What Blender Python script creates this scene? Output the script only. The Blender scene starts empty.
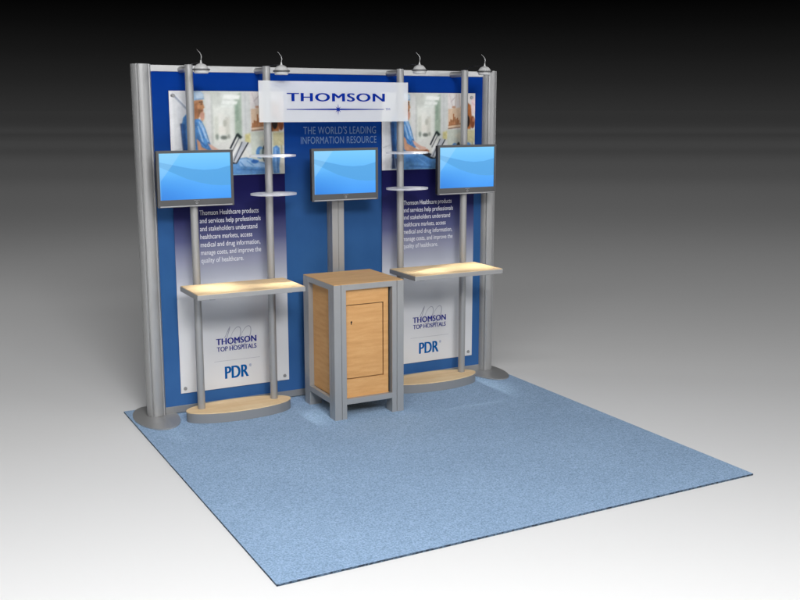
import bpy, bmesh, math, random
import numpy as np
from mathutils import Vector, Matrix
random.seed(4)
sc = bpy.context.scene
COL = sc.collection
R = math.radians

# ---------------------------------------------------------------- camera
YAW, PITCH = 0.48920638, 0.18800505
CAMP = (-1.51399882, -7.10318486, 2.16266150)
cd = bpy.data.cameras.new('camera'); cam = bpy.data.objects.new('camera', cd); COL.objects.link(cam)
cam.location = CAMP
cam.rotation_euler = (math.pi/2-PITCH, 0, -YAW)
cd.sensor_width = 36; cd.lens = 1001.594/800*36
cd.clip_start = 0.05; cd.clip_end = 3000
sc.camera = cam

# ---------------------------------------------------------------- dim studio surroundings
w = bpy.data.worlds.new('World'); sc.world = w; w.use_nodes = True
nt = w.node_tree; nt.nodes.clear()
wo = nt.nodes.new('ShaderNodeOutputWorld'); bg = nt.nodes.new('ShaderNodeBackground')
tc = nt.nodes.new('ShaderNodeTexCoord'); sx = nt.nodes.new('ShaderNodeSeparateXYZ')
cr = nt.nodes.new('ShaderNodeValToRGB')
nt.links.new(tc.outputs['Generated'], sx.inputs[0]); nt.links.new(sx.outputs['Z'], cr.inputs[0])
nt.links.new(cr.outputs[0], bg.inputs[0]); nt.links.new(bg.outputs[0], wo.inputs[0])
def g(v): return (v, v, v, 1)
def lin(s): return s/12.92 if s < .04045 else ((s+.055)/1.055)**2.4
els = cr.color_ramp.elements
els[0].position = 0.0; els[0].color = g(lin(46/255))
els[1].position = 1.0; els[1].color = g(.045)
for p_, v_ in ((.027, lin(34/255)), (.053, lin(23/255)), (.079, lin(12/255)), (.105, lin(2/255)), (.16, 0.001), (.3, .03)):
    e = els.new(p_); e.color = g(v_)
bg.inputs[1].default_value = 1.0

FH = Vector((math.sin(YAW), math.cos(YAW), 0)); RH = Vector((math.cos(YAW), -math.sin(YAW), 0))
def strip(name, d0, h, L, tilt, power, side=0, wid=.3):
    """unseen area light added to grade the floor and light the booth"""
    l = bpy.data.lights.new(name, 'AREA'); l.shape = 'RECTANGLE'; l.size = L; l.size_y = wid; l.energy = power
    o = bpy.data.objects.new(name, l); COL.objects.link(o)
    o.location = Vector((CAMP[0], CAMP[1], 0)) + FH*d0 + RH*side + Vector((0, 0, h))
    if side: h_ = FH*.7 - RH*.7*(1 if side > 0 else -1)
    else: h_ = FH
    n = (Vector((0, 0, -1))*math.cos(tilt) + h_*math.sin(tilt)).normalized()
    zax = -n; xax = RH if (not side or not tilt) else n.cross(Vector((0, 0, 1))).normalized(); yax = zax.cross(xax)
    o.rotation_euler = Matrix((xax, yax, zax)).transposed().to_euler()
    return o
strip('added_strip', 1.5, 6, 30, 1.1, 40)  # invented area lights, placed so the floor fades into the dark
strip('added_strip', -3, 6, 3, .8, 610, 2, 1.5)
strip('added_strip', 26, 10, 100, .6, 290, wid=5)
strip('added_strip', 12, 8, 30, 1.1, 130)
strip('added_strip', 1.5, 6, 6, 0, 244)
strip('added_strip', 38, 12, 100, 1.1, 258, wid=7)
strip('added_strip', 8, 4, 30, 1.1, 20)
strip('added_strip', 60, 16, 300, 1.1, 795, wid=14)
strip('added_strip', 100, 24, 300, 1.1, 800, wid=26)
strip('added_strip', 9, 6, 2, 0, 45, -6)
strip('added_strip', 3, 4, 10, .8, 406, 14, 2)
strip('added_strip', 1.5, 4, 6, 0, 135)
def soft(name, loc, target, size, power, spread, color=(1, 1, 1)):
    l = bpy.data.lights.new(name, 'AREA'); l.shape = 'DISK'; l.size = size; l.energy = power; l.spread = R(spread); l.color = color
    o = bpy.data.objects.new(name, l); COL.objects.link(o); o.location = loc
    o.rotation_euler = (Vector(target)-Vector(loc)).to_track_quat('-Z', 'Y').to_euler()

vs = sc.view_settings
vs.view_transform = 'Standard'; vs.look = 'None'; vs.exposure = 0; vs.gamma = 1
sc.render.engine = 'CYCLES'

# ---------------------------------------------------------------- materials
def srgb(r, g_, b): return (lin(r/255), lin(g_/255), lin(b/255), 1)
def mat(name, col, rough=.5, metal=0, spec=.5, alpha=1):
    m = bpy.data.materials.new(name); m.use_nodes = True
    b = m.node_tree.nodes['Principled BSDF']
    b.inputs['Base Color'].default_value = col if len(col) == 4 else (*col, 1)
    b.inputs['Roughness'].default_value = rough; b.inputs['Metallic'].default_value = metal
    b.inputs['Specular IOR Level'].default_value = spec; b.inputs['Alpha'].default_value = alpha
    return m
def nodes(m): return m.node_tree.nodes, m.node_tree.links, m.node_tree.nodes['Principled BSDF']
def texco(m, scale=(1, 1, 1), kind='Object'):
    n, l, b = nodes(m); t = n.new('ShaderNodeTexCoord'); mp = n.new('ShaderNodeMapping'); mp.inputs['Scale'].default_value = scale
    l.new(t.outputs[kind], mp.inputs[0]); return mp.outputs[0]
def noise(m, vec, scale, detail=4, rough=.5):
    n, l, b = nodes(m); t = n.new('ShaderNodeTexNoise'); t.inputs['Scale'].default_value = scale
    t.inputs['Detail'].default_value = detail; t.inputs['Roughness'].default_value = rough
    l.new(vec, t.inputs['Vector']); return t.outputs['Fac']
def ramp(m, fac, stops):
    n, l, b = nodes(m); r = n.new('ShaderNodeValToRGB'); e = r.color_ramp.elements
    e[0].position, e[0].color = stops[0]; e[1].position, e[1].color = stops[-1]
    for p_, c in stops[1:-1]:
        k = e.new(p_); k.color = c
    l.new(fac, r.inputs[0]); return r.outputs[0]
def mixc(m, f, a, b_, mode='MIX'):
    n, l, b = nodes(m); x = n.new('ShaderNodeMix'); x.data_type = 'RGBA'; x.blend_type = mode
    if isinstance(f, float): x.inputs[0].default_value = f
    else: l.new(f, x.inputs[0])
    for s, v in ((6, a), (7, b_)):
        if isinstance(v, tuple): x.inputs[s].default_value = v
        else: l.new(v, x.inputs[s])
    return x.outputs[2]
def bump(m, fac, st, dist=.002):
    n, l, b = nodes(m); x = n.new('ShaderNodeBump'); x.inputs['Strength'].default_value = st; x.inputs['Distance'].default_value = dist
    l.new(fac, x.inputs['Height']); l.new(x.outputs[0], b.inputs['Normal'])

def aluminium(name, v, rough=.42, metal=.4):
    m = mat(name, (v, v, v*1.0), rough, metal, .5)
    n, l, b = nodes(m)
    f = noise(m, texco(m, (60, 60, 1.2)), 6, 3)
    l.new(ramp(m, f, [(.3, (v*.985, v*.985, v*.985, 1)), (.7, (v*1.02, v*1.02, v*1.02, 1))]), b.inputs['Base Color'])
    return m
ALU = aluminium('brushed_aluminium', .39)
ALUR = aluminium('rail_aluminium', .58)
ALUD = aluminium('satin_grey_metal', .33)
DARK = mat('black_plastic', (.012, .012, .013), .5)
BEZEL = mat('grey_bezel', (.085, .085, .087), .38)
CHROME = mat('bezel_trim', (.45, .45, .46), .3, .3)
GAP = mat('dark_gap', (.006, .005, .004), .8)
ENAMEL = mat('lamp_enamel', (.56, .56, .56), .45)

def wood(name, c1, c2, c3, plank=False, rough=.65, axis=(1.2, 9, 9)):
    m = mat(name, c2, rough, 0, .2); n, l, b = nodes(m)
    v = texco(m, axis)
    f = noise(m, v, 2.6, 5, .6)
    c = ramp(m, f, [(.28, c1), (.5, c2), (.72, c3)])
    f3 = noise(m, texco(m, tuple(a*7 for a in axis)), 5, 3, .6)
    c = mixc(m, .12, c, ramp(m, f3, [(.35, (.55, .5, .45, 1)), (.6, (1, 1, 1, 1))]), 'MULTIPLY')
    if plank:
        sx_ = n.new('ShaderNodeSeparateXYZ'); l.new(texco(m), sx_.inputs[0])
        q = n.new('ShaderNodeMath'); q.operation = 'MULTIPLY'; q.inputs[1].default_value = 7.0; l.new(sx_.outputs['X'], q.inputs[0])
        fl = n.new('ShaderNodeMath'); fl.operation = 'FLOOR'; l.new(q.outputs[0], fl.inputs[0])
        wn = n.new('ShaderNodeTexWhiteNoise'); wn.noise_dimensions = '1D'; l.new(fl.outputs[0], wn.inputs['W'])
        c = mixc(m, .35, c, ramp(m, wn.outputs['Value'], [(0, (.86, .80, .70, 1)), (1, (1, 1, 1, 1))]), 'MULTIPLY')
    l.new(c, b.inputs['Base Color'])
    bump(m, f3, .05, .0005)
    return m
WOODP = wood('pale_maple', (.84, .59, .33, 1), (.90, .67, .40, 1), (.93, .74, .48, 1), True, axis=(.8, 7, 7))
WOODC = wood('cabinet_maple', (.60, .31, .115, 1), (.66, .355, .14, 1), (.71, .40, .17, 1), axis=(2.2, 2.2, 15))
WOODT = wood('counter_maple', (.72, .425, .19, 1), (.79, .48, .225, 1), (.85, .54, .265, 1), axis=(1.6, 10, 3))

CARPET = mat('blue_carpet', (.2, .33, .5), .95, 0, .15)
def _carpet():
    m = CARPET; n, l, b = nodes(m)
    v = texco(m)
    f1 = noise(m, v, 110, 3, .65); f2 = noise(m, texco(m, (1, 2.4, 1)), 22, 4, .65); f3 = noise(m, v, 1.6, 4, .6)
    c = ramp(m, f1, [(.33, (.195, .31, .46, 1)), (.5, (.31, .46, .665, 1)), (.67, (.43, .585, .81, 1))])
    c = mixc(m, .55, c, ramp(m, f2, [(.3, (.78, .80, .82, 1)), (.6, (1, 1, 1, 1))]), 'MULTIPLY')
    c = mixc(m, .4, c, ramp(m, f3, [(.35, (.82, .84, .86, 1)), (.65, (1, 1, 1, 1))]), 'MULTIPLY')
    l.new(c, b.inputs['Base Color']); bump(m, f1, .6, .004)
    b.inputs['Sheen Weight'].default_value = .08
_carpet()
EDGE = mat('carpet_edge', (.02, .035, .055), .9)
n, l, b = nodes(EDGE); l.new(ramp(EDGE, noise(EDGE, texco(EDGE), 60, 2), [(.4, (.01, .02, .035, 1)), (.62, (.10, .16, .24, 1))]), b.inputs['Base Color'])

FLOOR = mat('studio_floor', (.8, .8, .8), 1, 0, 0)

FABRIC = mat('blue_fabric', (.02, .1, .36), 1, 0, .04)
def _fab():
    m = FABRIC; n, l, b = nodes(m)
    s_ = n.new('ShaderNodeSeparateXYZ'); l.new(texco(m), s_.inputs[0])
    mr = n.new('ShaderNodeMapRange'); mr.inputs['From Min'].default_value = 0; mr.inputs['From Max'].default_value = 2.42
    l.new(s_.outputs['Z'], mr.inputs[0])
    c = ramp(m, mr.outputs[0], [(0, (.045, .138, .36, 1)), (.35, (.036, .118, .30, 1)), (.6, (.026, .088, .25, 1)), (.8, (.007, .048, .245, 1)), (1, (.002, .036, .265, 1))])  # blue turns lighter and less saturated towards the bottom
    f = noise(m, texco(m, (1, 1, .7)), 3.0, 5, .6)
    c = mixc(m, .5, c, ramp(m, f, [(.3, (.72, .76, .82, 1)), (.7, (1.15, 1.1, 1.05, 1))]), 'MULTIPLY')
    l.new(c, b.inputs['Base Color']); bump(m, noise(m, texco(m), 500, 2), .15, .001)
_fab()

PRINT = mat('poster_print', (.7, .7, .7), .65, 0, .1)
def _print():
    m = PRINT; n, l, b = nodes(m)
    s_ = n.new('ShaderNodeSeparateXYZ'); l.new(texco(m), s_.inputs[0])
    mr = n.new('ShaderNodeMapRange'); mr.inputs['From Min'].default_value = .15; mr.inputs['From Max'].default_value = 1.72
    l.new(s_.outputs['Z'], mr.inputs[0])
    def zz(z): return (z-.15)/1.57
    W_ = (.72, .72, .73, 1)
    c = ramp(m, mr.outputs[0], [(0, W_), (zz(.83), (.66, .665, .69, 1)), (zz(.96), (.47, .48, .54, 1)), (zz(1.10), (.27, .285, .39, 1)),
        (zz(1.25), (.085, .095, .21, 1)), (zz(1.42), (.017, .019, .10, 1)), (zz(1.6), (.006, .006, .066, 1)), (1, (.0055, .005, .06, 1))])
    l.new(c, b.inputs['Base Color'])
_print()
PHOTO = mat('photo_print', (.5, .5, .5), .6, 0, .15)
n, l, b = nodes(PHOTO); at = n.new('ShaderNodeVertexColor'); at.layer_name = 'print'; l.new(at.outputs[0], b.inputs['Base Color'])
SCREEN = mat('lit_screen', (0, 0, 0), .35)
n, l, b = nodes(SCREEN); at = n.new('ShaderNodeVertexColor'); at.layer_name = 'print'; l.new(at.outputs[0], b.inputs['Emission Color']); b.inputs['Emission Strength'].default_value = 1.0
ACRY = mat('frosted_acrylic', (.97, .985, 1.0), .5, 0, .1, .42)
SHELFG = mat('clear_acrylic_shelf', (.88, .89, .95), .6, 0, .2, .45)
INKB = mat('ink_blue', srgb(8, 42, 140), .9, 0, .05)
INKT = mat('ink_teal', srgb(0, 88, 160), .9, 0, .05)
INKN = mat('ink_navy', srgb(42, 50, 135), .9, 0, .05)
INKG = mat('ink_grey', srgb(150, 152, 165), .6)
INKW = mat('ink_white', (.72, .74, .8), .6)
INKH = mat('ink_pale_blue', (.13, .22, .37), .6)

# ---------------------------------------------------------------- mesh helpers
def link(name, bm_, m, parent=None, smooth=False, label=None):
    me = bpy.data.meshes.new(name)
    if parent is not None:
        off = parent_world(parent)
        bmesh.ops.translate(bm_, verts=bm_.verts, vec=-off)
    bmesh.ops.recalc_face_normals(bm_, faces=bm_.faces)
    bm_.to_mesh(me); bm_.free()
    if smooth:
        for p_ in me.polygons: p_.use_smooth = True
        try: me.set_sharp_from_angle(angle=R(35))
        except Exception: pass
    for mm in (m if isinstance(m, (list, tuple)) else [m]): me.materials.append(mm)
    o = bpy.data.objects.new(name, me); COL.objects.link(o); o.parent = parent
    if label: o['label'] = label
    return o
def parent_world(p_):
    v = Vector((0, 0, 0))
    while p_ is not None: v += p_.location; p_ = p_.parent
    return v
def thing(name, loc, label, cat, group=None):
    o = bpy.data.objects.new(name, None); COL.objects.link(o); o.location = loc; o.empty_display_size = .1
    o['label'] = label; o['category'] = cat
    if group: o['group'] = group
    return o
def box(bm_, x0, x1, y0, y1, z0, z1, bev=0.0, mi=0, seg=2):
    r = bmesh.ops.create_cube(bm_, size=1)
    vs_ = r['verts']
    bmesh.ops.scale(bm_, vec=(x1-x0, y1-y0, z1-z0), verts=vs_)
    bmesh.ops.translate(bm_, vec=((x0+x1)/2, (y0+y1)/2, (z0+z1)/2), verts=vs_)
    fs = {f for v in vs_ for f in v.link_faces}
    for f in fs: f.material_index = mi
    if bev:
        es = list({e_ for v in vs_ for e_ in v.link_edges})
        bmesh.ops.bevel(bm_, geom=es, offset=bev, segments=seg, affect='EDGES', profile=.6)
def prism(bm_, pts, z0, z1, bev=0.0, mi=0, topmi=None):
    """outline in plan, extruded in z"""
    lo = [bm_.verts.new((x, y, z0)) for x, y in pts]; hi = [bm_.verts.new((x, y, z1)) for x, y in pts]
    n_ = len(pts)
    f1 = bm_.faces.new(lo); f2 = bm_.faces.new(hi); f1.material_index = mi; f2.material_index = mi if topmi is None else topmi
    for i in range(n_):
        f = bm_.faces.new((lo[i], lo[(i+1) % n_], hi[(i+1) % n_], hi[i])); f.material_index = mi
    if bev:
        es = [e_ for e_ in f2.edges]
        bmesh.ops.bevel(bm_, geom=es, offset=bev, segments=2, affect='EDGES')
def ell(cx_, cy_, a, b_, n_=64, p0=0): return [(cx_+a*math.cos(2*math.pi*i/n_+p0), cy_+b_*math.sin(2*math.pi*i/n_+p0)) for i in range(n_)]
def tube(bm_, path, r, n_=12, taper=None):
    rings = []
    P_ = [Vector(p_) for p_ in path]
    for i, p_ in enumerate(P_):
        t = (P_[min(i+1, len(P_)-1)]-P_[max(i-1, 0)]).normalized()
        a = t.cross(Vector((.3, .9, .2))).normalized(); c = t.cross(a)
        rr = r if taper is None else r*taper[i]
        rings.append([bm_.verts.new(p_+a*rr*math.cos(2*math.pi*k/n_)+c*rr*math.sin(2*math.pi*k/n_)) for k in range(n_)])
    for a, c in zip(rings, rings[1:]):
        for k in range(n_): bm_.faces.new((a[k], a[(k+1) % n_], c[(k+1) % n_], c[k]))
    bm_.faces.new(rings[0]); bm_.faces.new(rings[-1][::-1])
def lathe(bm_, cx_, cy_, prof, n_=32):
    rings = [[bm_.verts.new((cx_+r*math.cos(2*math.pi*k/n_), cy_+r*math.sin(2*math.pi*k/n_), z)) for k in range(n_)] for r, z in prof]
    for a, c in zip(rings, rings[1:]):
        for k in range(n_): bm_.faces.new((a[k], a[(k+1) % n_], c[(k+1) % n_], c[k]))
    bm_.faces.new(rings[0]); bm_.faces.new(rings[-1])
def text_mesh(lines, boxes, y, bold=0.0, spacing=1.0, heavy=0):
    """every line of lettering fitted into its (x0, x1, z0, z1) box, facing -Y; capital/ascender height = z1-z0"""
    out = bmesh.new()
    for s, (x0, x1, z0, z1) in zip(lines, boxes):
        cu = bpy.data.curves.new('t', 'FONT'); cu.body = s; cu.size = 1; cu.offset = bold; cu.space_character = spacing; cu.resolution_u = 4
        o = bpy.data.objects.new('t', cu); COL.objects.link(o)
        bpy.context.view_layer.update()
        dg = bpy.context.evaluated_depsgraph_get()
        me = bpy.data.meshes.new_from_object(o.evaluated_get(dg))
        bpy.data.objects.remove(o)
        co = np.array([v.co[:] for v in me.vertices])
        capo = .0; caph = .72
        mn, mx = co[:, 0].min(), co[:, 0].max()
        for v in me.vertices:
            x, z = v.co.x, v.co.y
            v.co = (x0+(x-mn)/(mx-mn)*(x1-x0), y, z0+(z-capo)/caph*(z1-z0))
        out.from_mesh(me)
        for k, dx in enumerate((-heavy, heavy) if heavy else ()):
            m2 = me.copy()
            for v in m2.vertices: v.co.x += dx; v.co.y += (k+1)*.00025
            out.from_mesh(m2); bpy.data.meshes.remove(m2)
        bpy.data.meshes.remove(me)
    return out
def sheet(name, x0, x1, z0, z1, y, img, m, parent):
    """flat printed sheet whose picture is a colour attribute; img is rows (top first) of linear RGB"""
    H, W_, _ = img.shape
    xs = np.linspace(x0, x1, W_); zs = np.linspace(z1, z0, H)
    off = parent_world(parent)
    X, Z = np.meshgrid(xs-off.x, zs-off.z)
    co = np.stack([X, np.full_like(X, y-off.y), Z], -1).reshape(-1, 3)
    idx = np.arange(H*W_).reshape(H, W_)
    q = np.stack([idx[1:, :-1], idx[1:, 1:], idx[:-1, 1:], idx[:-1, :-1]], -1).reshape(-1, 4)
    me = bpy.data.meshes.new(name); me.from_pydata(co.tolist(), [], q.tolist())
    a = me.color_attributes.new('print', 'FLOAT_COLOR', 'POINT')
    rgba = np.concatenate([img.reshape(-1, 3), np.ones((H*W_, 1))], 1).astype(np.float32)
    a.data.foreach_set('color', rgba.ravel())
    me.materials.append(m)
    o = bpy.data.objects.new(name, me); COL.objects.link(o); o.parent = parent
    return o

# ---------------------------------------------------------------- picture painting (prints)
def canvas(W_, H, X0, X1, Y0, Y1, col):
    xs = np.linspace(X0, X1, W_); ys = np.linspace(Y0, Y1, H)
    GX, GY = np.meshgrid(xs, ys)
    return np.ones((H, W_, 3))*np.array(col, float), GX, GY
def pmask(GX, GY, pts, soft_):
    pts = np.array(pts, float); d = np.full(GX.shape, 1e9); inside = np.zeros(GX.shape, bool)
    for (x0, y0), (x1, y1) in zip(pts, np.roll(pts, -1, 0)):
        ex, ey = x1-x0, y1-y0; L2 = ex*ex+ey*ey+1e-9
        t = np.clip(((GX-x0)*ex+(GY-y0)*ey)/L2, 0, 1)
        d = np.minimum(d, np.hypot(GX-x0-t*ex, GY-y0-t*ey))
        c = ((y0 > GY) != (y1 > GY)) & (GX < (x1-x0)*(GY-y0)/((y1-y0) if y1 != y0 else 1e-9)+x0)
        inside ^= c
    sd = np.where(inside, d, -d)
    return np.clip(sd/soft_+.5, 0, 1)
def paint(img, GX, GY, pts, col, soft_=5, a=1.0):
    k = (pmask(GX, GY, pts, soft_)*a)[..., None]; img[:] = img*(1-k)+np.array(col, float)*k
def stroke(img, GX, GY, p0, p1, wd, col, soft_=4, a=1.0):
    (x0, y0), (x1, y1) = p0, p1; L = math.hypot(x1-x0, y1-y0); nx, ny = -(y1-y0)/L*wd/2, (x1-x0)/L*wd/2
    paint(img, GX, GY, [(x0+nx, y0+ny), (x1+nx, y1+ny), (x1-nx, y1-ny), (x0-nx, y0-ny)], col, soft_, a)
def oval(img, GX, GY, cx_, cy_, a_, b_, col, soft_=6, al=1.0, rot=0): 
    c, s = math.cos(rot), math.sin(rot)
    paint(img, GX, GY, [(cx_+a_*math.cos(t)*c-b_*math.sin(t)*s, cy_+a_*math.cos(t)*s+b_*math.sin(t)*c) for t in np.linspace(0, 2*math.pi, 20, endpoint=False)], col, soft_, al)
def tolin(img):
    s = np.clip(img/255, 0, 1); return np.where(s < .04045, s/12.92, ((s+.055)/1.055)**2.4)

def hospital_photo():
    img, X, Y = canvas(264, 194, 52, 707, 33, 513, (214, 216, 210))
    P_ = lambda pts, col, s=5, a=1.0: paint(img, X, Y, pts, col, s, a)
    S_ = lambda p0, p1, wd, col, s=4, a=1.0: stroke(img, X, Y, p0, p1, wd, col, s, a)
    O_ = lambda cx_, cy_, a_, b_, col, s=6, al=1.0, rot=0: oval(img, X, Y, cx_, cy_, a_, b_, col, s, al, rot)
    # corridor
    P_([(240, 33), (510, 33), (510, 420), (240, 420)], (206, 210, 202), 20)
    P_([(285, 120), (415, 110), (415, 330), (285, 330)], (232, 235, 227), 30)
    P_([(250, 33), (282, 60), (282, 370), (250, 400)], (222, 222, 220), 10)
    P_([(282, 60), (292, 66), (292, 340), (282, 350)], (198, 202, 196), 6)
    P_([(290, 330), (420, 310), (510, 400), (510, 430), (250, 430)], (226, 226, 220), 20)
    P_([(335, 33), (470, 33), (440, 120), (345, 120)], (222, 228, 220), 16)
    P_([(418, 60), (458, 40), (458, 290), (418, 300)], (160, 180, 160), 10)
    P_([(424, 90), (440, 80), (440, 200), (424, 205)], (140, 165, 145), 10)
    P_([(458, 33), (508, 33), (508, 420), (458, 330)], (212, 215, 213), 5)
    S_((480, 40), (480, 300), 5, (190, 195, 195), 6)
    P_([(358, 52), (452, 55), (446, 80), (352, 76)], (250, 253, 248), 7)
    P_([(348, 86), (438, 88), (430, 108), (342, 106)], (246, 250, 244), 7)
    P_([(340, 112), (410, 114), (404, 126), (338, 124)], (238, 243, 236), 8)
    O_(340, 200, 30, 46, (240, 240, 232), 24); O_(345, 255, 34, 26, (236, 232, 222), 16)
    P_([(300, 180), (322, 175), (322, 290), (300, 295)], (215, 218, 206), 12)
    P_([(362, 180), (388, 180), (388, 300), (362, 300)], (215, 214, 202), 12)
    O_(313, 292, 9, 16, (140, 152, 140), 9); O_(352, 296, 19, 11, (100, 108, 100), 9); O_(380, 290, 7, 12, (150, 155, 145), 9)
    O_(358, 215, 9, 20, (190, 190, 176), 10)
    P_([(474, 280), (506, 272), (506, 325), (474, 330)], (220, 210, 138), 9)
    for _ in range(3):
        q = np.pad(img, ((1, 1), (1, 1), (0, 0)), mode='edge'); img[:] = (q[1:-1, 1:-1]+q[:-2, 1:-1]+q[2:, 1:-1]+q[1:-1, :-2]+q[1:-1, 2:])/5
    img[:] = 232+(img-232)*.9
    # near wall on the left with a rail
    P_([(52, 33), (150, 33), (150, 400), (112, 513), (52, 513)], (216, 218, 222), 6)
    P_([(52, 33), (72, 50), (72, 513), (52, 513)], (228, 229, 232), 8)
    P_([(96, 120), (128, 120), (122, 370), (96, 380)], (205, 208, 214), 10)
    S_((72, 50), (152, 138), 11, (150, 160, 180), 9); S_((76, 44), (156, 130), 5, (238, 240, 245), 4)
    S_((110, 355), (60, 372), 4, (180, 184, 190), 4)
    O_(68, 60, 6, 7, (70, 70, 75), 4); O_(70, 58, 3, 3, (210, 210, 212), 3)
    # chair behind the seated man
    P_([(108, 215), (150, 215), (160, 420), (152, 506), (118, 506), (120, 400)], (48, 66, 104), 8)
    S_((136, 395), (146, 505), 6, (150, 165, 190), 5); S_((120, 440), (112, 500), 6, (170, 178, 190), 5)
    # seated man in scrubs
    P_([(148, 160), (126, 182), (116, 230), (118, 300), (130, 360), (140, 440), (210, 440), (285, 372), (272, 330), (248, 245), (228, 200), (204, 182), (184, 162)], (72, 128, 192), 5)
    P_([(118, 215), (134, 220), (140, 330), (150, 400), (132, 400), (120, 320)], (42, 86, 150), 8)
    P_([(204, 190), (226, 205), (250, 262), (262, 318), (240, 350), (220, 330), (206, 260)], (86, 148, 212), 6)
    for a, c in (((214, 204), (250, 300)), ((206, 230), (232, 320)), ((226, 212), (262, 322))): S_(a, c, 6, (178, 208, 240), 5)
    S_((204, 300), (250, 348), 8, (52, 104, 178), 6); S_((222, 240), (240, 300), 4, (48, 100, 172), 5)
    S_((262, 320), (280, 366), 10, (60, 116, 188), 6)
    P_([(160, 86), (192, 82), (200, 186), (188, 196), (168, 176)], (166, 112, 76), 5)
    P_([(188, 84), (238, 82), (240, 104), (247, 126), (240, 132), (239, 150), (226, 166), (210, 190), (192, 188)], (186, 132, 92), 5); P_([(206, 132), (236, 138), (234, 156), (222, 168), (206, 186), (200, 160)], (138, 96, 68), 9)
    P_([(190, 110), (206, 100), (212, 160), (200, 184), (190, 184)], (160, 106, 72), 8)
    S_((216, 96), (238, 94), 5, (66, 44, 34), 3); O_(230, 106, 5, 3, (74, 52, 44), 3); S_((228, 142), (240, 140), 4, (150, 84, 74), 3)
    P_([(150, 46), (168, 33), (226, 33), (242, 48), (246, 80), (204, 84), (156, 96), (148, 80)], (160, 192, 222), 4)
    P_([(196, 40), (228, 40), (240, 56), (240, 74), (204, 76)], (196, 216, 236), 8); S_((158, 84), (244, 76), 5, (120, 160, 200), 4)
    P_([(216, 168), (226, 152), (240, 148), (246, 160), (244, 186), (236, 204), (224, 198)], (200, 152, 128), 6)
    S_((230, 158), (228, 186), 3, (190, 130, 124), 3); S_((238, 158), (237, 184), 3, (190, 134, 126), 3)
    # legs
    P_([(200, 414), (296, 408), (400, 436), (436, 416), (480, 412), (546, 436), (604, 448), (612, 486), (604, 513), (196, 513), (180, 460)], (92, 148, 208), 5)
    P_([(210, 425), (300, 425), (390, 450), (400, 490), (300, 470), (215, 470)], (74, 130, 196), 12)
    P_([(430, 424), (476, 418), (540, 440), (600, 455), (600, 474), (520, 468), (440, 462)], (156, 194, 234), 8)
    S_((420, 480), (604, 490), 7, (64, 120, 190), 8); S_((240, 490), (400, 500), 7, (60, 112, 182), 8); S_((440, 436), (470, 470), 5, (70, 126, 196), 5)
    S_((480, 432), (520, 462), 5, (84, 140, 206), 5); S_((300, 440), (360, 480), 5, (112, 166, 222), 5)
    O_(528, 432, 24, 17, (46, 104, 184), 6); O_(505, 424, 12, 8, (118, 168, 224), 6)
    # arms
    P_([(196, 300), (214, 318), (224, 348), (300, 388), (366, 384), (374, 396), (364, 410), (300, 414), (232, 404), (204, 384)], (204, 150, 118), 5)
    P_([(258, 326), (280, 338), (318, 364), (356, 374), (352, 388), (312, 386), (276, 362)], (224, 180, 162), 5)
    S_((214, 392), (300, 406), 5, (160, 106, 78), 5)
    O_(360, 398, 20, 9, (188, 124, 92), 5); S_((352, 392), (376, 402), 3, (120, 74, 54), 3)
    # laptop
    P_([(330, 402), (352, 400), (420, 428), (414, 448), (392, 448), (334, 420)], (42, 46, 56), 4)
    P_([(386, 432), (424, 446), (492, 326), (462, 318)], (196, 200, 208), 4)
    S_((386, 360), (430, 276), 9, (34, 40, 48), 4); S_((396, 376), (444, 290), 5, (80, 86, 96), 4); S_((428, 276), (452, 300), 16, (38, 52, 50), 8)
    S_((404, 432), (456, 322), 5, (60, 66, 78), 4); S_((418, 448), (492, 326), 6, (24, 28, 38), 3); S_((398, 400), (428, 350), 7, (240, 242, 246), 4)
    # things at the right of the corridor
    P_([(510, 262), (707, 262), (707, 440), (620, 450), (510, 420)], (206, 212, 200), 6)
    P_([(640, 268), (707, 268), (707, 345), (640, 350)], (208, 200, 156), 10)
    P_([(560, 300), (600, 280), (640, 330), (610, 360)], (216, 214, 196), 16)
    P_([(680, 370), (707, 360), (707, 513), (672, 513)], (206, 204, 190), 8); S_((690, 345), (690, 400), 8, (176, 170, 130), 8)
    P_([(604, 440), (640, 430), (640, 513), (604, 513)], (180, 190, 190), 10)
    O_(562, 386, 26, 36, (96, 150, 206), 6); O_(570, 392, 15, 28, (170, 186, 182), 6)
    O_(588, 392, 15, 48, (48, 56, 58), 6); O_(586, 396, 7, 34, (150, 160, 156), 6)
    P_([(538, 388), (548, 360), (560, 350), (556, 400), (546, 420)], (84, 140, 204), 5)
    P_([(640, 356), (660, 345), (678, 360), (682, 410), (674, 470), (676, 510), (640, 512), (632, 450)], (88, 142, 206), 6)
    S_((652, 362), (656, 500), 7, (140, 182, 228), 7); S_((668, 380), (662, 480), 4, (58, 110, 178), 5)
    # picture in the corner: white coat, chart, people
    P_([(509, 33), (707, 33), (707, 262), (509, 262)], (228, 222, 220), 3)
    for a, c, q in (((520, 40), (545, 125), (206, 196, 196)), ((545, 40), (558, 125), (240, 238, 238)), ((570, 40), (560, 125), (196, 180, 176)), ((590, 38), (600, 140), (214, 190, 180)), ((530, 90), (560, 60), (190, 176, 180))): S_(a, c, 5, q, 5)
    O_(552, 122, 14, 7, (206, 156, 128), 5)
    P_([(512, 134), (600, 124), (604, 248), (514, 262)], (226, 196, 166), 4)
    for i, h in enumerate((20, 34, 28, 66, 44, 30, 36, 22)): S_((522+i*9.5, 234-i*1.3), (522+i*9.5, 234-i*1.3-h), 6.5, (160, 88, 42), 4)
    S_((514, 238), (604, 228), 5, (150, 84, 44), 4); S_((512, 258), (600, 250), 5, (120, 90, 74), 4)
    P_([(604, 120), (626, 96), (650, 92), (676, 110), (684, 180), (676, 262), (606, 262)], (176, 104, 54), 8)
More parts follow.
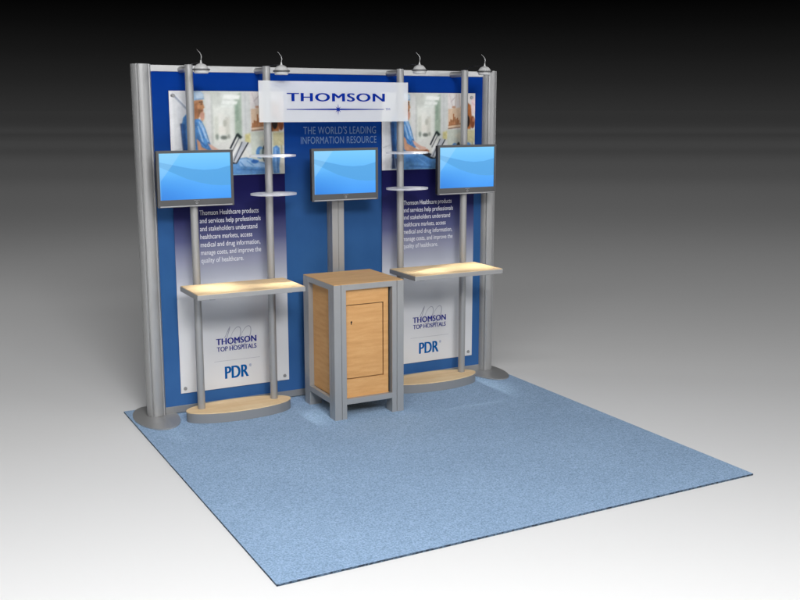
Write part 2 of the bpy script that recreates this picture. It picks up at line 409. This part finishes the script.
    P_([(618, 190), (640, 180), (640, 262), (612, 262)], (118, 66, 36), 8)
    P_([(676, 60), (707, 60), (707, 160), (684, 170)], (238, 214, 214), 8); S_((684, 90), (704, 110), 6, (228, 182, 190), 6)
    O_(652, 212, 18, 38, (42, 30, 28), 7); O_(690, 218, 17, 40, (132, 70, 42), 8); O_(696, 200, 8, 16, (190, 120, 90), 7)
    O_(686, 60, 6, 7, (60, 60, 66), 4); O_(688, 58, 3, 3, (210, 210, 212), 3)
    # slight lens softness and grain of the print
    k = img.copy()
    k[1:-1, 1:-1] = (img[1:-1, 1:-1]*2+img[:-2, 1:-1]+img[2:, 1:-1]+img[1:-1, :-2]+img[1:-1, 2:])/6
    rg = np.random.RandomState(3); H_, W_ = k.shape[:2]
    tex = np.zeros((H_, W_))
    for cell, amp in ((34, .05), (15, .06), (7, .07), (3, .05)):
        gy, gx = H_//cell+3, W_//cell+3; q = rg.randn(gy, gx)
        yy, xx = np.arange(H_)/cell, np.arange(W_)/cell; y0, x0 = yy.astype(int), xx.astype(int)
        fy, fx = (yy-y0)[:, None], (xx-x0)[None, :]; fy = fy*fy*(3-2*fy); fx = fx*fx*(3-2*fx)
        A_ = q[y0][:, x0]; B_ = q[y0][:, x0+1]; C_ = q[y0+1][:, x0]; D_ = q[y0+1][:, x0+1]
        tex += amp*((A_*(1-fx)+B_*fx)*(1-fy)+(C_*(1-fx)+D_*fx)*fy)
    sat = (k.max(-1)-k.min(-1))/255
    dark = 1-k.mean(-1)/255
    k = k*(1+tex*(.10+.75*np.clip(sat+dark*.4, 0, 1)))[..., None]
    for _ in range(1):
        p_ = np.pad(k, ((1, 1), (1, 1), (0, 0)), mode='edge')
        k = (p_[1:-1, 1:-1]*2+p_[:-2, 1:-1]+p_[2:, 1:-1]+p_[1:-1, :-2]+p_[1:-1, 2:])/6
    k = k+rg.randn(H_, W_, 1)*2
    m_ = k.mean(-1, keepdims=True); k = m_+(k-m_)*.92
    return tolin(k)*.92

def screen_picture():
    img, X, Y = canvas(150, 100, 98, 630, 135, 490, (100, 190, 255))
    t = ((Y-135)/355)[..., None]; s = ((X-98)/532)[..., None]
    top = np.array((122, 205, 255.)); mid = np.array((92, 180, 252.)); bot = np.array((66, 156, 250.)); bl = np.array((44, 128, 220.))
    img = top*(1-np.clip(t*2, 0, 1))+mid*np.clip(t*2, 0, 1)
    k = np.clip(t*2-1, 0, 1); img = img*(1-k)+bot*k
    k = np.clip(t-.45, 0, 1)*1.6*np.clip(1-s*1.6, 0, 1); img = img*(1-k)+bl*k
    up = np.interp(X, [98, 170, 250, 340, 430, 530, 630], [200, 217, 236, 256, 266, 261, 236])
    lo = np.interp(X, [98, 170, 240, 300, 400, 480, 560, 630], [236, 270, 304, 332, 364, 382, 389, 388])
    a = (np.clip((Y-up)/3+.5, 0, 1)*np.clip((lo-Y)/3+.5, 0, 1))[..., None]
    band = np.array((84, 166, 228.))*(1-.25*t)+np.array((70, 150, 220.))*.25*t
    img = img*(1-.85*a)+band*.85*a
    e_ = np.interp(Y, [135, 200, 260, 345], [258, 212, 168, 106])
    w_ = (np.clip((e_-X)/4+.5, 0, 1))[..., None]*.30
    img = img*(1-w_)+np.array((190, 226, 250.))*w_
    return tolin(img)

# ---------------------------------------------------------------- setting
bm_ = bmesh.new(); r_ = bmesh.ops.create_grid(bm_, x_segments=1, y_segments=1, size=1500)
fl = link('floor', bm_, FLOOR); fl['kind'] = 'structure'

# carpet
bm_ = bmesh.new(); box(bm_, 0, 3.05, -3.05, 0, .001, .012)
for f in bm_.faces: f.material_index = 0 if f.normal.z > .5 else 1
for f in bm_.faces: f.material_index = 0 if abs(f.calc_center_median().z-.012) < 1e-4 else 1
cp = link('carpet', bm_, [CARPET, EDGE]); cp['label'] = 'square pale blue speckled carpet under the display stand'; cp['category'] = 'carpet'

# ---------------------------------------------------------------- display wall
YP = -.23
wall = thing('display_wall', (1.565, -.21, .012), 'tall blue fabric back wall with silver rails and round end posts', 'display wall')
bm_ = bmesh.new(); box(bm_, .235, 2.90, YP, -.20, .068, 2.415)
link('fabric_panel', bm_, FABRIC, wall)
bm_ = bmesh.new(); box(bm_, .235, 2.90, YP-.006, -.19, 2.415, 2.457, .003); link('top_rail', bm_, ALUR, wall)
bm_ = bmesh.new(); box(bm_, .235, 2.90, YP-.006, -.19, .018, .068, .003); link('bottom_rail', bm_, ALUD, wall)
def post_outline(cx_, cy_, r=.066):
    pts = []
    for i in range(180):
        a = 2*math.pi*i/180; rr = r
        for ga in (R(-125), R(-48), R(128), R(62)):
            d = abs((a-ga+math.pi) % (2*math.pi)-math.pi)
            if d < R(5.0): rr = r-.010*(1-d/R(5.0))-.002
        pts.append((cx_+rr*math.cos(a), cy_+rr*math.sin(a)))
    return pts
for px_, side, pc in ((.184, 'left', (.167, -.272)), (2.952, 'right', (2.917, -.270))):
    bm_ = bmesh.new(); prism(bm_, post_outline(px_, -.213), .022, 2.462, .003)
    po = link('post', bm_, ALU, wall)
    bm_ = bmesh.new(); prism(bm_, ell(pc[0], pc[1], .152, .298), .013, .021, .002)
    link('base_plate', bm_, ALU, po)
for s_, bx_ in (("THE WORLD'S LEADING", (1.346, 1.938, 1.985, 2.040)), ('INFORMATION RESOURCE', (1.325, 1.942, 1.915, 1.968))):
    link('lettering', text_mesh([s_], [bx_], YP-.001, 0, 1.05), INKH, wall)

# ---------------------------------------------------------------- graphic panels
photo = hospital_photo()
BODY = ['Thomson Healthcare products', 'and services help professionals', 'and stakeholders understand', 'healthcare markets, access', 'medical and drug information,', 'manage costs, and improve the', 'quality of healthcare.']
BW = [.438, .452, .425, .385, .445, .450, .315]
def curve_strokes(parent, ox, oz, s, y):
    """thin script 100 drawn as ribbons"""
    bm2 = bmesh.new()
    def ribbon(pts, wd):
        P_ = [Vector(p_) for p_ in pts]; prev = None
        for i, p_ in enumerate(P_):
            t = (P_[min(i+1, len(P_)-1)]-P_[max(i-1, 0)]).normalized(); nn = Vector((-t.y, t.x))*wd*(.45+.55*abs(math.sin(3.0*i/len(P_)+.3)))
            a = bm2.verts.new((ox+(p_.x+nn.x)*s, y, oz+(p_.y+nn.y)*s)); c = bm2.verts.new((ox+(p_.x-nn.x)*s, y, oz+(p_.y-nn.y)*s))
            if prev: bm2.faces.new((prev[0], prev[1], c, a))
            prev = (a, c)
    ribbon([(-.05+.02*t, .42+.03*t) for t in range(2)] + [(0.0+.05*t, .46+.1*t) for t in range(6)] + [(.22-.035*t, .80-.1*t) for t in range(8)], .018)
    for cx_ in (.52, 1.04):
        ribbon([(cx_+.23*math.cos(a)+.30*(.5+.5*math.sin(a))-.15, .45+.45*math.sin(a)) for a in np.linspace(-math.pi*.95, math.pi*1.02, 44)], .018)
    return link('script_numerals', bm2, INKG, parent)
for off, lab in ((0, 'tall white poster with hospital photo at the left end of the blue wall'), (1.623, 'tall white poster with hospital photo at the right end of the blue wall')):
    x0, x1, y = .360+off, 1.190+off, -.241
    gp = thing('graphic_panel', ((x0+x1)/2, y, .158), lab, 'poster', 'tall graphic posters mounted on the blue wall')
    bm_ = bmesh.new(); box(bm_, x0, x1, y, y+.005, .158, 2.288)
    pr_ = link('print', bm_, PRINT, None); pr_.parent = gp
    for v in pr_.data.vertices: v.co.x -= gp.location.x; v.co.y -= gp.location.y
    pr_.location = (0, 0, -gp.location.z)
    sheet('photo_print', x0, x1, 1.705, 2.288, y-.0012, photo, PHOTO, gp)
    zz0 = 1.432
    for i, w_ in enumerate(BW):
        link('text_line', text_mesh([BODY[i]], [(.543+off, .543+off+w_, zz0-i*.0565, zz0-i*.0565+.036)], y-.0014, .004), INKW, gp)
    link('hospital_logo', text_mesh(['THOMSON'], [(.633+off, .936+off, .484, .532)], y-.0018, 0, 1.05, .0025), INKN, gp)
    link('hospital_lettering', text_mesh(['TOP HOSPITALS'], [(.636+off, .936+off, .434, .470)], y-.0018, 0, 1.0, .0014), INKN, gp)
    curve_strokes(gp, .700+off, .470, .150, y-.0012)
    link('company_logo', text_mesh(['PDR'], [(.693+off, .868+off, .226, .322)], y-.0018, 0, 1.0, .004), INKT, gp)
    link('registered_mark', text_mesh(['®'], [(.876+off, .894+off, .298, .318)], y-.0014, .0), INKT, gp)
    bm_ = bmesh.new()
    xx = .612+off
    box(bm_, xx, xx+.35, y-.0016, y-.001, .3608, .3624)
    link('dividing_line', bm_, INKG, gp)
    for bx, bz in ((.392, .192), (1.155, .192), (.392, 2.255), (1.155, 2.255)):
        bm_ = bmesh.new()
        n_ = 20
        ring = [bm_.verts.new((bx+off+.013*math.cos(2*math.pi*k/n_), y-.001, bz+.013*math.sin(2*math.pi*k/n_))) for k in range(n_)]
        ring2 = [bm_.verts.new((bx+off+.011*math.cos(2*math.pi*k/n_), y-.009, bz+.011*math.sin(2*math.pi*k/n_))) for k in range(n_)]
        for k in range(n_): bm_.faces.new((ring[k], ring[(k+1) % n_], ring2[(k+1) % n_], ring2[k]))
        bm_.faces.new(ring2); bm_.faces.new(ring)
        link('standoff', bm_, ALUD, gp)

# ---------------------------------------------------------------- shelf stands
def stand(xa, xb, cxb, s0, s1, gx, lab, shl):
    st = thing('shelf_stand', (cxb, -.45, .012), lab, 'display stand', 'twin pole shelf stands in front of the blue wall')
    bm_ = bmesh.new(); prism(bm_, ell(cxb, -.455, .386, .150, 96), .013, .080, .0)
    bs = link('base', bm_, ALUD, st, True)
    bm_ = bmesh.new(); prism(bm_, ell(cxb, -.455, .388, .152, 96), .080, .087, .0); link('wood_top', bm_, WOODP, bs)
    for x in (xa, xb):
        bm_ = bmesh.new(); prism(bm_, ell(x, -.43, .0265, .0265, 40), .087, 2.455, .004); link('pole', bm_, ALU, st, True)
        bm_ = bmesh.new(); tube(bm_, [(x, -.236, 2.428), (x, -.24, 2.428), (x, -.408, 2.428)], .0215, 24); link('connector', bm_, ALUD, st, True)
    bm_ = bmesh.new(); box(bm_, s0, s1, -.862, -.459, .944, .976, .002); sh = link('shelf', bm_, ALU, st)
    bm_ = bmesh.new(); box(bm_, s0+.004, s1-.004, -.858, -.463, .976, .980); link('wood_top', bm_, WOODP, sh)
    for x in (xa, xb):
        bm_ = bmesh.new(); box(bm_, x-.02, x+.02, -.78, -.452, .925, .944, .003); link('bracket', bm_, ALUD, st)
    for z in (1.848, 1.583):
        bm_ = bmesh.new(); prism(bm_, ell(gx+.004, -.50, .165, .125, 64), z-.006, z+.006, .002)
        link('acrylic_shelf', bm_, SHELFG, st, True)
    return st
stand(.45, .995, .722, .323, 1.077, .998, 'twin pole stand with pale wood shelf to the left of the cabinet', 0)
stand(2.04, 2.598, 2.318, 1.933, 2.690, 2.058, 'twin pole stand with pale wood shelf to the right of the cabinet', 1)

# ---------------------------------------------------------------- header sign
sg = thing('header_sign', (1.49, -.5, 2.075), 'translucent white company name sign across the two middle poles', 'sign')
bm_ = bmesh.new(); box(bm_, .911, 2.068, -.500, -.492, 2.076, 2.356, .001); link('acrylic_plate', bm_, ACRY, sg)
link('lettering', text_mesh(['THOMSON'], [(1.119, 1.872, 2.219, 2.278)], -.5018, 0, 1.1, .0045), INKB, sg)
bm_ = bmesh.new()
zr = 2.163
for s_ in (-1, 1):
    a = bm_.verts.new((1.490, -.5012, zr+.0055)); c = bm_.verts.new((1.490, -.5012, zr-.0055))
    d = bm_.verts.new((1.490+s_*.378, -.5012, zr-.002)); e_ = bm_.verts.new((1.490+s_*.378, -.5012, zr+.002))
    bm_.faces.new((a, c, d, e_))
link('rule_line', bm_, INKB, sg)
bm_ = bmesh.new(); pts = []
for i in range(16):
    a = math.pi*2*i/16+math.pi/2; rr = (.042 if i % 4 == 0 else .029) if i % 2 == 0 else .010
    pts.append((1.503+rr*math.cos(a), -.5016, zr+rr*math.sin(a)))
vv = [bm_.verts.new(p_) for p_ in pts]; ce = bm_.verts.new((1.503, -.5016, zr))
for i in range(16): bm_.faces.new((ce, vv[i], vv[(i+1) % 16]))
link('star_emblem', bm_, INKB, sg)
link('trademark', text_mesh(['TM'], [(1.882, 1.918, 2.156, 2.172)], -.5012, .0), INKB, sg)

# ---------------------------------------------------------------- support column behind the cabinet
bm_ = bmesh.new(); x0, x1, y0, y1 = 1.522, 1.618, -.33, -.237
gw = .003
pts = [(x0, y0), (x0+.048, y0), (x0+.048, y0+.006), (x0+.052, y0+.006), (x0+.052, y0), (x1, y0), (x1, y1), (x0, y1), (x0, y1-.040), (x0+.007, y1-.040), (x0+.007, y1-.049), (x0, y1-.049)]
prism(bm_, pts, .0125, 1.80)
co = link('support_column', bm_, ALU); co['label'] = 'square grooved metal column rising behind the wooden cabinet'; co['category'] = 'column'

# ---------------------------------------------------------------- monitors
scr = screen_picture()
def monitor(cx_, zc, lab, yf=-.50):
    W2, H2 = .262, .188
    mo = thing('monitor', (cx_, yf, zc-H2), lab, 'monitor', 'flat screens mounted along the display')
    x0, x1, z0, z1 = cx_-W2, cx_+W2, zc-H2, zc+H2
    bm2 = bmesh.new(); sx0, sx1, sz0, sz1 = x0+.018, x1-.018, z0+.050, z1-.018
    box(bm2, x0, sx0, yf, yf+.012, z0, z1, .0015); box(bm2, sx1, x1, yf, yf+.012, z0, z1, .0015)
    box(bm2, sx0, sx1, yf+.0004, yf+.012, sz1, z1, .001); box(bm2, sx0, sx1, yf+.0004, yf+.012, z0, sz0, .001)
    link('bezel', bm2, BEZEL, mo)
    bm2 = bmesh.new(); box(bm2, x0+.002, x1-.002, yf+.012, yf+.045, z0+.004, z1-.004, .004); link('casing', bm2, DARK, mo)
    sheet('screen', sx0, sx1, sz0, sz1, yf+.006, scr, SCREEN, mo)
    bm2 = bmesh.new(); box(bm2, x0+.014, x1-.014, yf-.003, yf-.0002, z0+.003, z0+.010, .001); link('trim_strip', bm2, CHROME, mo)
    bm2 = bmesh.new()
    n_ = 24
    for k in range(n_):
        a0, a1 = 2*math.pi*k/n_, 2*math.pi*(k+1)/n_
        q = [bm2.verts.new((cx_+rr*math.cos(a), yf-.0012, z0+.026+rr*math.sin(a))) for rr, a in ((.008, a0), (.008, a1), (.0055, a1), (.0055, a0))]
        bm2.faces.new(q)
    box(bm2, cx_-.020, cx_+.020, yf-.0016, yf-.0004, z0+.041, z0+.0425)
    link('badge', bm2, CHROME, mo)
    return mo
MG = (('wide blue lit monitor on the pole nearest the left end', .451, 1.707), ('wide blue lit monitor on the square column above the cabinet', 1.557, 1.702), ('wide blue lit monitor on the pole nearest the right end', 2.590, 1.709))
for i, (lab, cx_, zc) in enumerate(MG):
    mo = monitor(cx_, zc, lab)
    bm_ = bmesh.new()
    if i == 1: box(bm_, 1.50, 1.64, -.455, -.330, zc-.07, zc+.07, .004)
    else: box(bm_, cx_-.045, cx_+.045, -.4555, -.4535, zc-.06, zc+.06)
    link('mounting_plate', bm_, DARK, mo)

# ---------------------------------------------------------------- cabinet
cb = thing('cabinet', (1.53, -.655, .012), 'square maple cabinet with silver corner legs and a lockable door', 'cabinet')
X0, X1, Y0, Y1, ZT = 1.258, 1.802, -.930, -.388, .976
LW = .092
def leg(xc0, yc0, sx_, sy_):
    """square extrusion with a slot in each outer face"""
    bm2 = bmesh.new(); a = LW; gd = .007; g0 = .052; g1 = .057
    base = [(0, 0), (g0, 0), (g0, gd), (g1, gd), (g1, 0), (a, 0), (a, a), (0, a), (0, g1), (gd, g1), (gd, g0), (0, g0)]
    prism(bm2, [(xc0+sx_*x, yc0+sy_*y) for x, y in base], .0125, ZT-.001, 0)
    bmesh.ops.recalc_face_normals(bm2, faces=bm2.faces)
    return link('leg', bm2, ALU, cb)
leg(X0, Y0, 1, 1); leg(X1, Y0, -1, 1); leg(X0, Y1, 1, -1); leg(X1, Y1, -1, -1)
def frame(z0, z1, nm):
    bm2 = bmesh.new()
    box(bm2, X0+LW, X1-LW, Y0+.001, Y0+.030, z0, z1); box(bm2, X0+LW, X1-LW, Y1-.030, Y1-.001, z0, z1)
    box(bm2, X0+.001, X0+.030, Y0+LW, Y1-LW, z0, z1); box(bm2, X1-.030, X1-.001, Y0+LW, Y1-LW, z0, z1)
    link(nm, bm2, ALU, cb)
frame(.936, ZT-.0012, 'top_rail'); frame(.118, .158, 'bottom_rail')
bm_ = bmesh.new(); box(bm_, X0+.001, X1-.001, Y0+.001, Y1-.001, ZT-.0008, ZT+.003, .001); link('counter_top', bm_, WOODT, cb)
yf = -.900
dx0, dx1, dz0, dz1 = 1.358, 1.656, .292, .826; gp_ = .0065; PX1 = X1-LW-.017
bm_ = bmesh.new()
box(bm_, X0+.05, PX1, yf, yf+.016, .158, dz0); box(bm_, X0+.05, PX1, yf, yf+.016, dz1, .936)
box(bm_, X0+.05, dx0, yf, yf+.016, dz0, dz1); box(bm_, dx1, PX1, yf, yf+.016, dz0, dz1)
link('front_panel', bm_, WOODC, cb)
bm_ = bmesh.new(); box(bm_, X0+.06, X1-LW-.001, yf+.0165, yf+.022, .159, .935); link('gap_shade_sheet', bm_, GAP, cb)  # near-black sheet put behind the door gaps in place of their shade
bm_ = bmesh.new(); box(bm_, dx0+gp_, dx1-gp_-.002, yf+.001, yf+.016, dz0+gp_, dz1-gp_, .001); dr = link('door', bm_, WOODC, cb)
bm_ = bmesh.new(); box(bm_, 1.400, 1.406, yf-.0008, yf+.0012, .684, .700, .0); 
n_ = 14; c_ = bm_.verts.new((1.403, yf-.001, .702)); rg_ = [bm_.verts.new((1.403+.0065*math.cos(2*math.pi*k/n_), yf-.001, .702+.0075*math.sin(2*math.pi*k/n_))) for k in range(n_)]
for k in range(n_): bm_.faces.new((c_, rg_[k], rg_[(k+1) % n_]))
link('keyhole', bm_, GAP, dr)
for xs_ in ((X0+.036, X0+.050), (X1-.050, X1-.036)):
    bm_ = bmesh.new(); box(bm_, xs_[0], xs_[1], Y0+LW-.03, Y1-LW+.03, .158, .936); link('side_panel', bm_, WOODC, cb)
bm_ = bmesh.new(); box(bm_, X0+.05, X1-.05, Y1-.05, Y1-.036, .158, .936); link('back_panel', bm_, WOODC, cb)
bm_ = bmesh.new(); box(bm_, X0+.05, X1-.05, yf+.024, Y1-.052, .140, .157); link('bottom_panel', bm_, WOODC, cb)

# ---------------------------------------------------------------- arm lights
LG = ((.483, 'small silver dome arm light beside the leftmost pole'), (1.040, 'small silver dome arm light above the left end of the name sign'),
      (2.108, 'small silver dome arm light just right of the name sign'), (2.667, 'small silver dome arm light beside the right end post'))
for i, (x, lab) in enumerate(LG):
    zb = 2.399+(.024 if i > 1 else 0); y = -.6
    al = thing('arm_light', (x, y, zb), lab, 'light', 'small arm lights along the top rail')
    bm_ = bmesh.new(); lathe(bm_, x, y, [(.030, zb-.002), (.042, zb-.006), (.047, zb-.002), (.0495, zb+.016), (.0475, zb+.026), (.041, zb+.038), (.031, zb+.049), (.018, zb+.055), (.009, zb+.058), (.0055, zb+.066), (.004, zb+.078), (.001, zb+.079)], 36)
    link('lamp_shade', bm_, ENAMEL, al, True)
    shelf_fill = soft('shelf_fill', (x, y, zb-.012), (x+(.04, -.06, .06, -.10)[i], -.645, .98), .06, .46, 21, (1, .96, .86))  # added spot to brighten the shelf top, not a bulb of the lamp
    bm_ = bmesh.new(); lathe(bm_, x, y, [(.050, zb+.013), (.057, zb+.014), (.058, zb+.019), (.057, zb+.023), (.049, zb+.024)], 36)
    link('rim', bm_, BEZEL, al, True)
    bm_ = bmesh.new(); P_ = [(x+.0, y, zb+.065), (x+.002, y, zb+.085), (x+.004, y, zb+.100), (x+.002, y+.002, zb+.115), (x-.006, y+.01, zb+.130), (x-.018, y+.02, zb+.146)]
    tube(bm_, P_, .0028, 10, [1.2, .9, 1.3, 1.0, .7, .35]); link('gooseneck', bm_, ALU, al, True)
    bm_ = bmesh.new(); tube(bm_, [(x, y, zb+.062), (x, y+.15, zb+.064), (x, -.245, 2.459), (x, -.215, 2.459)], .0022, 8); link('arm', bm_, DARK, al, True)
